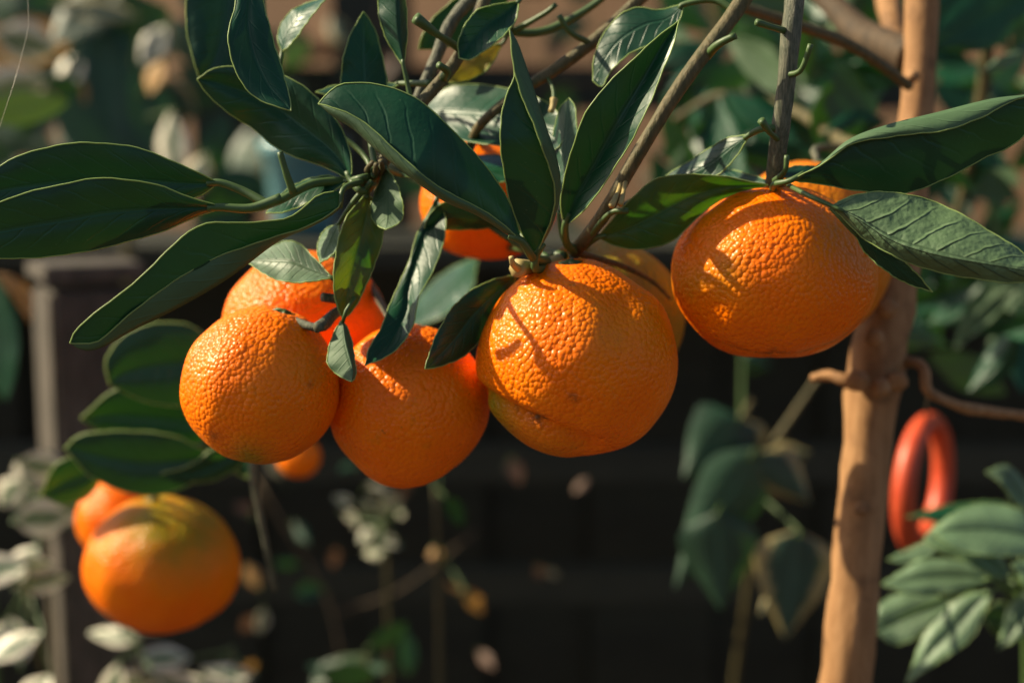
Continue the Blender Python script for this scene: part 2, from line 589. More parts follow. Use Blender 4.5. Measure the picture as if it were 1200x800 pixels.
# dark wooden rack: top board, rails, back boards, posts
RD = 1.42
zt = P(600, 300, RD).z
root = thing('wooden_rack', 'dark stained wooden plant rack with horizontal rails in the shade', 'rack', Vector((0.05, RD + 0.1, 0)))
yr = P(600, 420, RD).y
x0, x1 = -1.9, 1.25


def boxpart(name, c, s, mat, parent, bevel=0.003, rot=None):
    mb = MB()
    mb.box(Vector(c), *s, rot)
    return link(name, mb.mesh(name, False, bevel), [mat], parent)


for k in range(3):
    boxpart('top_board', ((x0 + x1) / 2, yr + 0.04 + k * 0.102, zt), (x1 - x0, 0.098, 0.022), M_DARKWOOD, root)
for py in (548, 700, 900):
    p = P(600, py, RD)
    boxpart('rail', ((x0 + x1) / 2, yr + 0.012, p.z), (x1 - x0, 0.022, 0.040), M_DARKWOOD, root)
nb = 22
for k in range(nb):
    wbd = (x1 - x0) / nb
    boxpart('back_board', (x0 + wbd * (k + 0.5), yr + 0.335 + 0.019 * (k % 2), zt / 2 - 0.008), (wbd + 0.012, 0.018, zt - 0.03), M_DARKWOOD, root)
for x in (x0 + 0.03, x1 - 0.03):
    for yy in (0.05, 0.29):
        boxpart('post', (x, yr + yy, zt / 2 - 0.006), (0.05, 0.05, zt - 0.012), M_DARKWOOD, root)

# made-up dark trellis, added in place of shadows on the lit wall
tp = P(430, 60, 1.95)
root = thing('added_trellis', 'added dark trellis of posts and cross rails, standing in for shadows on the brown wall', 'trellis', Vector((tp.x, tp.y, 0)))
for px, wpx in ((262, 66), (437, 88), (905, 70)):
    q = P(px, 60, 1.95)
    boxpart('post', (q.x, tp.y, 0.98), (wpx * K * 1.95, 0.07, 1.96), M_DARKWOOD, root)
for py, hpx in ((102, 52), (330, 60)):
    q = P(600, py, 1.95)
    boxpart('cross_rail', (P(650, 0, 1.95).x, tp.y + 0.062, q.z), (1.05, 0.05, hpx * K * 1.95), M_DARKWOOD, root)

# teal pot on the rack
pp = P(352, 296, 1.50)
pz = zt + 0.0115
root = thing('flower_pot', 'small teal glazed flower pot standing on the dark rack', 'pot', Vector((pp.x, yr + 0.13, pz)))
mb = MB()
prof = [(0.0, 0.0), (0.030, 0.0), (0.034, 0.02), (0.042, 0.085), (0.046, 0.088), (0.047, 0.105), (0.041, 0.105), (0.038, 0.09), (0.0, 0.088)]
S = 28
for r, z in prof:
    for k in range(S):
        a = 2 * math.pi * k / S
        mb.v.append(Vector((pp.x + r * math.cos(a), yr + 0.13 + r * math.sin(a), pz + z)))
for i in range(len(prof) - 1):
    for k in range(S):
        a, b = i * S + k, i * S + (k + 1) % S
        mb.face((a, b, b + S, a + S))
link('pot_body', mb.mesh('pot_body'), [M_TEAL], root)

# weathered square post at the left
p0 = P(100, 316, 1.02)
rotp = Matrix.Rotation(math.radians(29), 3, 'Z')
root = thing('wooden_post', 'weathered grey square wooden post with sunlit left side', 'post', Vector((p0.x, p0.y, 0)))
zt2 = p0.z
boxpart('shaft', (p0.x, p0.y, zt2 / 2 - 0.006), (0.064, 0.064, zt2 - 0.012), M_GREYWOOD, root, 0.003, rotp)
boxpart('cap', (p0.x, p0.y, zt2), (0.070, 0.070, 0.012), M_GREYWOOD, root, 0.002, rotp)

# red plastic hoop hanging behind the trunk
cen = P(1083, 566, 0.86)
mb = MB()
pts = []
for k in range(41):
    a = 2 * math.pi * k / 40
    x = 0.0205 * math.cos(a)
    z = 0.037 * math.sin(a)
    y = -0.030 * -math.cos(a)
    pts.append(cen + Vector((x, y, z)))
mb.tube(pts, [0.0066, 0.0062, 0.0070, 0.0080, 0.0066], 0, 14, cap=False)
root = thing('red_hoop', 'thick red plastic hoop hanging just behind the tan trunk', 'hoop', cen)
link('ring', mb.mesh('ring'), [M_RED], root)
mb = MB()
mb.tube(crom([tuple(cen + Vector((0, 0, .036))), tuple(P(1086, 480, .75)), tuple(P(1089, 456, .626))], 12), 0.0006, 0, 6)
link('string', mb.mesh('string'), [M_DARKBARK], root)

# ------------------------------------------------------------------ the mandarin tree
tb = P(985, 800, 0.66)
TREE = thing('mandarin_tree', 'mandarin tree with slender tan trunk and long glossy dark green leaves', 'tree', Vector((tb.x - 0.01, tb.y, 0)))
R0 = Vector((TREE.location.x, TREE.location.y, -0.02))
trunk_pts = [R0, R0 + Vector((0.004, 0, 0.45)), R0 + Vector((-0.004, 0, 0.85)), (990, 800, .645), (1001, 690, .64), (1010, 590, .64), (1017, 500, .64),
             (1024, 445, .64), (1036, 385, .64), (1048, 330, .64), (1062, 240, .64), (1072, 150, .64), (1078, 70, .64), (1080, 0, .64),
             (1086, -150, .645), (1090, -330, .65), (1080, -520, .66)]
wp = crom([tuple(pt(p)) for p in trunk_pts], 150)
mb = MB()


def trad(z):
    py = PX(Vector((0.2, tb.y, z)))[1]
    tab = [(-600, 15), (-330, 18), (0, 20), (70, 18.5), (150, 20), (240, 23), (330, 27), (385, 31), (430, 33), (455, 34), (480, 29), (520, 27), (600, 28), (690, 29), (800, 31), (1500, 36), (4000, 42)]
    for (a, ra), (b, rb) in zip(tab, tab[1:]):
        if py <= b:
            t = max(0, (py - a) / (b - a))
            return (ra + (rb - ra) * t) * K * 0.64
    return 42 * K * 0.64


mb.tube(wp, [trad(p.z) for p in wp], 0, 22, nz=0.16, seed=3)
trunk = link('trunk', mb.mesh('trunk'), [M_TRUNK], TREE)
# knots and old pruning collars on the trunk
for kx, ky, kr, dd in ((1006, 446, 13, .622), (1032, 455, 11, .620), (1052, 446, 12, .625), (1040, 362, 12, .622), (1024, 396, 10, .622), (1010, 596, 9, .622), (1070, 90, 8, .628)):
    bm = bmesh.new()
    bmesh.ops.create_icosphere(bm, subdivisions=3, radius=kr * K * dd)
    for v in bm.verts:
        v.co = v.co * (1 + 0.35 * noise.noise(v.co * 300 + Vector((kx, ky, 0))))
        v.co.y *= 0.7
        v.co += P(kx, ky, dd)
    me = bpy.data.meshes.new('knot')
    bm.to_mesh(me)
    bm.free()
    for f in me.polygons:
        f.use_smooth = True
    link('knot', me, [M_TRUNK], trunk)

fork = (1088, -430, .655)
b_main = branch(TREE, [fork, (1010, -300, .60), (930, -120, .535), (872, -2, .52), (800, 97, .512), (745, 185, .512), (705, 255, .52), (672, 296, .532)],
                [16, 14, 12.5, 12, 11, 9.5, 8, 8], M_TWIG, seed=1)
b_vert = branch(TREE, [(1084, -360, .652), (990, -260, .57), (940, -120, .515), (931, 0, .505), (921, 100, .508), (912, 170, .514), (907, 221, .524)],
                [14, 13, 12, 11.5, 11, 11, 10], M_GTWIG, seed=2, nz=0.18)
limb = branch(TREE, [fork, (950, -430, .62), (800, -340, .59), (690, -220, .57), (600, -90, .55), (562, 15, .54), (530, 78, .528), (488, 128, .522), (455, 180, .528), (436, 212, .53)],
              [17, 15, 13, 11, 9.5, 8.5, 8, 7.5, 7, 7], M_TWIG, seed=3, n=60)
b_thin = branch(TREE, [(905, -60, .535), (830, -70, .55), (760, -10, .555), (700, 45, .553), (650, 82, .552), (612, 106, .548), (560, 150, .55), (545, 200, .59)],
                [8, 8, 7.5, 7.5, 7, 6, 5, 5], M_TWIG, seed=4)
b_pale = branch(TREE, [(562, -10, .552), (530, 25, .55), (508, 75, .548), (488, 118, .545)], [8, 8, 7, 6], M_GTWIG, seed=5)
b_green = branch(TREE, [(740, -30, .56), (690, 10, .562), (640, 36, .562), (600, 38, .56), (575, 30, .558)], [3.5, 4, 5, 5, 4], M_PETI, seed=6, nz=0.05)
# shoots off the trunk
b_back1 = branch(TREE, [(868, 8, .60), (930, 28, .605), (990, 50, .612), (1035, 78, .62), (1066, 102, .63)], [6, 6.5, 7, 6.5, 6], M_TWIG, seed=7)
b_back2 = branch(TREE, [(930, -40, .72), (975, 5, .70), (1015, 42, .68), (1070, 66, .655)], [13, 15, 18, 21], M_DARKBARK, seed=8)
b_back3 = branch(TREE, [(1074, 84, .66), (1056, 60, .685), (1046, 26, .70), (1034, -30, .73)], [10, 13, 15, 12], M_TRUNK, seed=9)
b_right = branch(TREE, [(1040, 420, .645), (1080, 428, .63), (1088, 458, .625), (1120, 474, .63), (1160, 482, .64), (1225, 490, .65)], [8, 6, 6, 7, 6, 6], M_TRUNK, seed=10, nz=0.35)
b_left = branch(TREE, [(1015, 448, .645), (992, 446, .64), (972, 440, .645), (951, 443, .65)], [13, 9, 6, 5], M_TRUNK, seed=11, nz=0.3)
b_lower = branch(TREE, [(448, 190, .522), (440, 260, .57), (400, 350, .63), (320, 440, .67), (255, 515, .70), (200, 560, .715)], [6, 6, 6, 6, 6, 5], M_TWIG, seed=12)
b_rear = branch(TREE, [(1088, -400, .655), (1130, -250, .72), (1160, -60, .80), (1150, 120, .86), (1110, 300, .90)], [14, 12, 10, 8, 5], M_TWIG, seed=13)
b_rear2 = branch(TREE, [(1070, 150, .66), (1000, 170, .76), (930, 130, .84), (850, 110, .88), (790, 140, .90)], [9, 8, 7, 6, 4], M_TWIG, seed=14)

# -------- leaves traced one by one --------
L = leaf
# left spray
L(b_lower, [(258, 214), (220, 197), (170, 176), (120, 168), (70, 170), (20, 184), (-15, 205), (-40, 232)],
  [(258, 214), (232, 230), (180, 246), (120, 255), (60, 256), (10, 250), (-40, 232)], d=[.508, .503, .50], da=-5, db=3, bulge=1.5,
  pet=[(285, 224, .508), (314, 240, .506)], petr=5)
L(b_lower, [(262, 243), (225, 232), (180, 216), (120, 209), (60, 219), (10, 233), (-40, 255), (-70, 280)],
  [(262, 243), (235, 252), (190, 271), (130, 288), (70, 299), (0, 303), (-40, 298), (-70, 280)], d=[.502, .490, .485], da=-5, db=5, bulge=1.5,
  pet=[(295, 244, .503), (330, 232, .504)], petr=5.5)
L(b_lower, [(402, 222), (372, 230), (340, 254), (295, 261), (242, 262), (205, 285), (165, 325), (120, 360), (90, 386), (82, 402)],
  [(402, 222), (397, 243), (362, 264), (315, 280), (262, 298), (215, 322), (180, 347), (148, 371), (115, 400), (82, 402)],
  M=[(402, 222), (398, 245), (365, 266), (325, 284), (270, 325), (215, 358), (160, 385), (120, 407), (98, 411), (82, 402)],
  d=[.502, .488, .480], da=-9, db=-5, bulge=1.2, pet=[(420, 214, .516), (438, 210, .528)], petr=4)
L(b_lower, [(408, 212), (380, 206), (345, 217), (320, 237), (312, 250)], [(408, 212), (392, 223), (360, 238), (335, 248), (312, 250)],
  d=[.524, .522], da=6, db=-3, pet=[(425, 208, .518), (440, 206, .529)], petr=4)
branch_tw = branch(b_lower, [(436, 212, .53), (405, 212, .526), (365, 216, .520), (330, 234, .514), (305, 244, .509)], [6, 5.5, 5, 5, 4], M_PETI, name='twig', n=16, nz=0.08)
stub(b_lower, [(344, 226, .511), (336, 205, .508), (328, 178, .506)], 5, 3.5)
# upper left
L(limb, [(262, -70), (232, -40), (219, 0), (219, 35), (224, 60), (233, 90)], [(262, -70), (300, -40), (312, 20), (300, 60), (270, 92), (233, 90)],
  d=[.575, .57], da=-3, db=3, bulge=2, pet=[(300, -110, .54), (420, -160, .55), (600, -95, .55)], petr=3.5)
L(limb, [(285, -80), (270, -30), (277, 0), (268, 35), (270, 62), (277, 85), (300, 115), (341, 130)],
  [(285, -80), (302, -30), (308, 0), (318, 40), (330, 80), (338, 108), (341, 130)], d=[.515, .50, .492], da=-4, db=4, bulge=1.5,
  pet=[(310, -105, .53), (430, -150, .545), (600, -88, .55)], petr=3.5)
L(limb, [(412, 212), (411, 182), (399, 149), (372, 115), (340, 92), (305, 80), (274, 78), (250, 81), (231, 93)],
  [(412, 212), (392, 201), (365, 190), (330, 177), (295, 150), (262, 128), (241, 107), (231, 93)], d=[.522, .530, .528], da=-5, db=4, bulge=2.5, wav=1.4,
  pet=[(424, 224, .518), (436, 216, .529)], petr=5)
L(limb, [(330, 62), (326, 38), (343, 12), (384, -4)], [(330, 62), (346, 46), (363, 22), (384, -4)], d=[.535, .53], da=7, db=-5,
  pet=[(335, 110, .535), (420, 175, .53), (438, 208, .52)], petr=3)
L(limb, [(428, 130), (403, 112), (400, 90), (403, 65), (412, 38), (426, 14)], [(428, 130), (450, 112), (453, 92), (446, 58), (438, 32), (426, 14)],
  d=[.53, .535], da=-2, db=3, pet=[(435, 170, .526), (440, 200, .52)], petr=3.5)
L(limb, [(473, 78), (458, 55), (447, 30), (443, 0), (446, -30), (455, -60)], [(473, 78), (477, 40), (475, 0), (468, -40), (455, -60)],
  M=[(473, 78), (468, 38), (467, 0), (463, -30), (455, -60)], d=[.52, .515], da=5, db=6, pet=[(478, 100, .521), (484, 130, .522)], petr=3)
# big diagonal leaf
L(limb, [(612, 283), (600, 245), (577, 205), (547, 170), (512, 135), (482, 112), (450, 101), (415, 97), (393, 102), (373, 122)],
  [(612, 283), (592, 265), (560, 243), (517, 221), (478, 190), (443, 157), (413, 135), (388, 126), (373, 122)],
  M=[(612, 283), (590, 272), (557, 252), (520, 236), (480, 208), (445, 180), (415, 153), (390, 137), (373, 122)],
  d=[.498, .484, .49], da=5, db=-4, bulge=2.5, wav=0.5, pet=[(625, 302, .505), (640, 306, .525)], petr=6)
# glossy horizontal leaf behind
L(limb, [(495, 132), (515, 108), (545, 99), (590, 103), (625, 112), (650, 128), (667, 152)],
  [(495, 132), (510, 150), (540, 164), (580, 170), (620, 177), (652, 174), (667, 152)], d=[.58, .53], da=11, db=-10, bulge=-1.5,
  pet=[(478, 146, .525)], petr=4)
L(limb, [(470, 205), (510, 188), (550, 182), (600, 184), (640, 200)], [(470, 205), (510, 211), (550, 214), (600, 212), (640, 200)], d=[.555, .55], da=14, db=-6,
  pet=[(455, 200, .535), (446, 195, .52)], petr=3)
# vertical folded leaf
L(b_main, [(628, 300), (608, 265), (594, 220), (587, 170), (588, 135), (597, 103), (603, 88), (600, 60), (597, 33)],
  [(628, 300), (644, 262), (651, 228), (643, 195), (627, 150), (610, 108), (603, 84), (600, 60), (597, 33)],
  M=[(628, 300), (647, 265), (657, 225), (654, 190), (641, 150), (628, 110), (616, 75), (607, 50), (597, 33)],
  d=[.505, .482, .478], da=-2, db=-4, bulge=0.8, wav=0.4, pet=[(628, 315, .508), (645, 312, .53)], petr=5.5)
L(b_main, [(655, 255), (645, 215), (647, 170), (655, 130), (667, 115)], [(655, 255), (668, 215), (676, 165), (674, 127), (667, 115)], d=[.525, .53], da=9, db=-4,
  pet=[(660, 280, .527), (672, 292, .532)], petr=3)
L(b_main, [(662, 265), (657, 235), (665, 195), (677, 155), (691, 125), (714, 97), (744, 68), (775, 40), (796, 24)],
  [(662, 265), (688, 243), (714, 206), (740, 165), (762, 120), (778, 80), (790, 50), (796, 24)],
  M=[(662, 265), (676, 228), (699, 188), (723, 145), (749, 102), (775, 56), (796, 24)], d=[.515, .498, .492], da=-5, db=-9, bulge=0.8,
  pet=[(664, 285, .522), (674, 294, .53)], petr=5)
L(b_main, [(802, 5), (770, 12), (745, 9), (722, 22), (705, 45), (696, 70), (695, 95)], [(802, 5), (792, 32), (765, 50), (735, 65), (715, 85), (705, 102), (695, 95)],
  d=[.525, .53], da=4, db=-3, pet=[(835, 0, .522), (860, 12, .52)], petr=4)
L(limb, [(600, -10), (560, -14), (530, 2), (505, 25), (494, 45), (491, 58)], [(600, -10), (582, 20), (552, 46), (520, 56), (491, 58)], d=[.575, .57], da=-3, db=3,
  pet=[(602, -40, .56), (600, -90, .55)], petr=3)
L(limb, [(608, 2), (585, 5), (560, 12), (545, 30), (537, 50), (538, 68)], [(608, 2), (605, 22), (592, 40), (570, 58), (550, 70), (538, 68)],
  d=[.528, .52], da=-3, db=-6, pet=[(614, -20, .54), (605, -70, .55)], petr=3.5)
L(limb, [(590, 50), (555, 60), (530, 78), (512, 97)], [(590, 50), (572, 80), (545, 95), (512, 97)], d=[.56, .555], mat=M_DRY, yellow=1.0,
  pet=[(600, 20, .555), (565, 5, .542)], petr=3)
L(limb, [(470, 98), (430, 97), (395, 100), (370, 108)], [(470, 98), (440, 112), (400, 116), (370, 108)], d=[.54, .54], da=4, db=-2, pet=[(505, 98, .528)], petr=4)
stub(limb, [(537, 56, .53), (512, 40, .518), (487, 21, .512)], 5, 7)
stub(limb, [(520, 92, .525), (524, 84, .515), (514, 76, .51)], 6, 4)
stub(b_green, [(600, 38, .56), (640, 15, .55), (652, 5, .548)], 4, 3)
stub(b_thin, [(690, 50, .552), (668, 38, .545), (655, 18, .542)], 4, 3.5)
stub(b_thin, [(640, 89, .551), (648, 104, .545), (649, 118, .542)], 2.5, 2.5, M_PETI)
stub(b_thin, [(649, 116, .542), (648, 124, .541), (646, 131, .54)], 4.5, 3.5, M_CALYX)
# left centre
L(limb, [(430, 226), (406, 255), (395, 290), (391, 330), (395, 358), (402, 375)], [(430, 226), (449, 250), (447, 285), (433, 325), (416, 360), (402, 375)],
  d=[.524, .517, .516], da=-5, db=3, bulge=1, mat=M_LEAFT, yellow=0.3, pet=[(437, 214, .528)], petr=4.5, label='leaf turning yellow green with light shining through')
L(limb, [(452, 196), (441, 222), (434, 245), (440, 262), (452, 269)], [(452, 196), (465, 215), (473, 245), (468, 261), (452, 269)], d=[.522, .514], da=5, db=-3,
  face='under', pet=[(449, 190, .527)], petr=3)
L(limb, [(390, 326), (366, 300), (345, 283), (320, 287), (300, 298), (287, 305)], [(390, 326), (350, 331), (322, 327), (302, 316), (287, 305)],
  d=[.516, .522, .535], da=13, db=-8, bulge=-1, mat=M_PALE, pet=[(410, 330, .535), (432, 290, .575)], petr=4)  # pale leaf material stands in for the sun's sheen
L(limb, [(397, 262), (380, 270), (372, 290), (375, 308)], [(397, 262), (398, 285), (388, 300), (375, 308)], d=[.525, .52], da=6, db=-4, face='under', pet=[(415, 235, .52), (436, 212, .518)], petr=3)
L(limb, [(401, 373), (389, 396), (384, 425), (399, 441), (412, 447)], [(401, 373), (411, 395), (416, 425), (417, 440), (412, 447)], M=[(401, 373), (405, 400), (413, 430), (412, 447)],
  d=[.514, .500], da=3, db=4, face='under', pet=[(408, 360, .51), (420, 340, .53), (425, 318, .605)], petr=3)
L(limb, [(512, 232), (491, 270), (478, 310), (462, 345), (446, 385), (432, 410), (428, 428)], [(512, 232), (523, 262), (511, 310), (492, 345), (484, 380), (470, 404), (448, 420), (428, 428)],
  M=[(512, 232), (502, 262), (486, 305), (478, 340), (476, 365), (458, 398), (428, 428)], d=[.552, .535, .512], da=0.5, db=-7, bulge=1.0, pet=[(522, 222, .552), (560, 255, .555), (640, 306, .545), (660, 300, .533)], petr=4)
L(limb, [(600, 264), (565, 246), (525, 236), (503, 252), (497, 267)], [(600, 264), (565, 268), (525, 269), (497, 267)], d=[.55, .545], da=-2, db=6, pet=[(620, 285, .54), (645, 305, .532)], petr=4)
L(b_main, [(607, 321), (572, 330), (546, 345), (526, 366), (508, 400), (498, 432)], [(607, 321), (592, 355), (571, 385), (549, 413), (520, 428), (498, 432)],
  d=[.54, .524, .506], da=-3, db=4, bulge=1, pet=[(620, 318, .54), (650, 306, .533)], petr=4)
L(b_main, [(560, 300), (520, 320), (490, 350), (478, 385)], [(560, 300), (552, 340), (520, 370), (478, 385)], d=[.70, .74], da=16, db=-12, mat=M_LEAFB,
  pet=[(600, 290, .60), (660, 300, .54)], petr=4)
# right of centre
L(b_main, [(700, 278), (733, 240), (765, 212), (795, 205), (840, 206), (875, 212), (900, 217)], [(700, 278), (725, 289), (760, 291), (792, 279), (822, 250), (857, 228), (900, 217)],
  d=[.524, .521, .517], da=-5, db=4, bulge=1.5, mat=M_LEAFT, yellow=0.15, pet=[(685, 288, .53)], petr=4, label='broad leaf with a green glow where light shines through')
L(b_vert, [(880, 157), (850, 163), (825, 178), (790, 200), (752, 225), (725, 242)], [(880, 157), (862, 184), (842, 204), (800, 220), (760, 236), (725, 242)],
  d=[.514, .55], da=6, db=-2, pet=[(893, 151, .51), (912, 150, .511)], petr=4)
L(b_vert, [(907, 214), (880, 205), (850, 199), (800, 203)], [(907, 214), (875, 220), (840, 214), (800, 203)], d=[.528, .56], da=3, db=-2)
L(b_vert, [(925, 212), (961, 194), (998, 169), (1045, 160), (1105, 153), (1150, 138), (1185, 119), (1240, 105)],
  [(925, 212), (965, 216), (1010, 224), (1060, 226), (1100, 213), (1150, 187), (1195, 163), (1240, 105)],
  M=[(925, 212), (960, 192), (995, 163), (1040, 146), (1100, 131), (1160, 116), (1200, 111), (1240, 105)], d=[.502, .492, .49], da=-4, db=8, bulge=2.0, wav=0.5,
  pet=[(908, 216, .508), (906, 222, .518)], petr=4)
L(b_vert, [(974, 241), (1000, 229), (1040, 225), (1080, 232), (1115, 245), (1145, 262), (1175, 280), (1200, 297), (1230, 325)],
  [(974, 241), (990, 258), (1015, 281), (1050, 301), (1090, 316), (1140, 326), (1190, 331), (1230, 325)],
  M=[(974, 241), (1005, 256), (1045, 281), (1090, 296), (1140, 306), (1200, 316), (1230, 325)], d=[.485, .470, .462], da=13, db=6, bulge=0.6, wav=1.6, face='under', mat=M_LEAFC,
  pet=[(945, 228, .49), (918, 214, .512)], petr=3, label='crinkled leaf with raised veins catching the sun')
L(b_vert, [(1000, 272), (1035, 287), (1068, 314), (1093, 342)], [(1000, 272), (1018, 300), (1055, 328), (1093, 342)], d=[.489, .487], da=-2, db=3, pet=[(985, 255, .487), (974, 243, .488)], petr=3)
L(b_vert, [(905, 205), (930, 195), (960, 196), (985, 204)], [(905, 205), (930, 210), (960, 210), (985, 204)], d=[.525, .54], da=4, db=-2)
# thorns and old petiole stubs
stub(b_vert, [(922, 37, .505), (905, 32, .498), (886, 26, .495)], 4.5, 4)
stub(b_vert, [(922, 88, .506), (937, 84, .50), (945, 68, .497), (950, 52, .495)], 4, 3.5)
stub(b_vert, [(914, 165, .513), (902, 155, .504), (892, 141, .50)], 4, 5)
stub(b_vert, [(908, 212, .516), (920, 200, .508), (922, 182, .506)], 4, 3)
stub(b_main, [(828, 66, .515), (842, 52, .507), (862, 42, .503)], 6, 4.5)
stub(b_main, [(728, 215, .513), (722, 230, .505), (716, 242, .502)], 3, 4, M_CALYX)
stub(b_main, [(733, 212, .513), (730, 228, .506), (727, 240, .503)], 3, 3.5, M_CALYX)
stub(b_main, [(690, 278, .525), (715, 250, .512), (736, 247, .508)], 4, 3.5, M_PETI)
stub(b_main, [(655, 305, .533), (630, 312, .522), (606, 314, .51)], 8, 11, M_CALYX)
stub(b_main, [(607, 314, .51), (601, 309, .506), (599, 301, .504)], 5, 3, M_CALYX)
branch(b_main, [(668, 292, .532), (690, 300, .54), (730, 312, .55), (765, 330, .565), (785, 350, .58)], [5, 4, 3.2, 2.6, 2.2], M_TWIG, name='twig', n=14)
for a, b_, c_ in (((438, 210, .53), (430, 200, .521), (437, 190, .517)), ((438, 210, .53), (448, 200, .521), (446, 188, .517)), ((438, 210, .53), (440, 202, .519), (441, 192, .515))):
    stub(limb, [a, b_, c_], 4.5, 3, M_TWIG)
branch(limb, [(425, 318, .605), (415, 335, .555), (396, 350, .53), (378, 348, .525)], [5, 5, 5, 5], M_GTWIG, name='twig', n=12)
branch(limb, [(412, 352, .545), (392, 368, .525), (372, 384, .512)], [5, 6, 6], M_GTWIG, name='twig', n=10, nz=0.3)
# lower left cluster (further back, soft focus)
for A, B, d, da, db in (
    ([(265, 420), (230, 385), (190, 378), (150, 390), (125, 420), (128, 450)], [(265, 420), (250, 460), (210, 475), (165, 468), (128, 450)], .67, -4, 4),
    ([(250, 500), (215, 455), (170, 448), (130, 460), (95, 490)], [(250, 500), (220, 530), (170, 530), (125, 510), (95, 490)], .70, 8, -6),
    ([(245, 530), (200, 510), (140, 505), (95, 510), (76, 525)], [(245, 530), (225, 565), (170, 580), (110, 560), (76, 525)], .69, 6, -4),
    ([(120, 555), (95, 535), (65, 545), (48, 580)], [(120, 555), (105, 580), (75, 590), (48, 580)], .72, 8, -6),
    ([(300, 520), (262, 520), (222, 545), (188, 555)], [(300, 520), (275, 550), (235, 565), (188, 555)], .69, 5, -4),
    ([(240, 470), (285, 480), (300, 520), (290, 560)], [(240, 470), (245, 510), (265, 545), (290, 560)], .72, 5, -4)):
    leaf(b_lower, A, B, d=d, da=-abs(da), db=abs(db), bulge=2, mat=M_LEAFB, pet=[(255, 515, .70)], petr=4, rim=0.45, wav=0.3)

branch(b_lower, [(300, 470, .675), (297, 545, .67), (303, 590, .675), (312, 640, .68), (322, 690, .69)], [5, 6, 4.5, 3.5, 3], M_GTWIG, name='twig', n=20, nz=.25)
# -------- rear foliage of the same tree at the upper right, one leaf at a time --------
rr = random.Random(11)


def spray(parent, n, xr, yr_, dr, lr, wr, mat, ang=(0, 6.28), face=None, anchor=None, **kw):
    for _ in range(n):
        d = rr.uniform(*dr)
        x, y = rr.uniform(*xr), rr.uniform(*yr_)
        l = rr.uniform(*lr) * 0.8 / d
        a = rr.uniform(*ang)
        bleaf(parent, (x, y), (x + l * math.cos(a), y + l * math.sin(a)), l * rr.uniform(*wr), bend=rr.uniform(-.12, .12) * l, d=d,
              d2=d + rr.uniform(-.04, .04), da=rr.uniform(-9, 9), db=rr.uniform(-9, 9), bulge=rr.uniform(-2, 2), mat=mat,
              face=face or rr.choice(['top', 'top', 'under']), **kw)


spray(b_rear2, 34, (800, 1060), (20, 190), (.78, .95), (80, 130), (.28, .42), M_LEAFB)
spray(b_rear, 46, (1080, 1230), (-20, 420), (.80, 1.05), (80, 130), (.28, .42), M_LEAFB)
spray(b_rear2, 10, (760, 860), (60, 240), (.85, .98), (80, 120), (.28, .4), M_LEAFB, ang=(1.0, 2.2))
spray(b_rear, 34, (1040, 1240), (-40, 420), (1.05, 1.3), (90, 140), (.3, .45), M_LEAFB)
spray(b_rear2, 26, (780, 1060), (-20, 200), (1.0, 1.25), (90, 140), (.3, .45), M_LEAFB)
bleaf(b_rear2, (985, 70), (1010, 175), 62, d=.80, da=-4, db=4, mat=M_LEAFB, face='under', yellow=0)
bleaf(b_rear, (1205, 60), (1150, 85), 16, d=.74, mat=M_PALE)
bleaf(b_rear, (1130, -10), (1060, 60), 50, d=.78, mat=M_LEAFB)
bleaf(b_rear, (1215, -10), (1090, 55), 70, d=.74, mat=M_LEAFB)

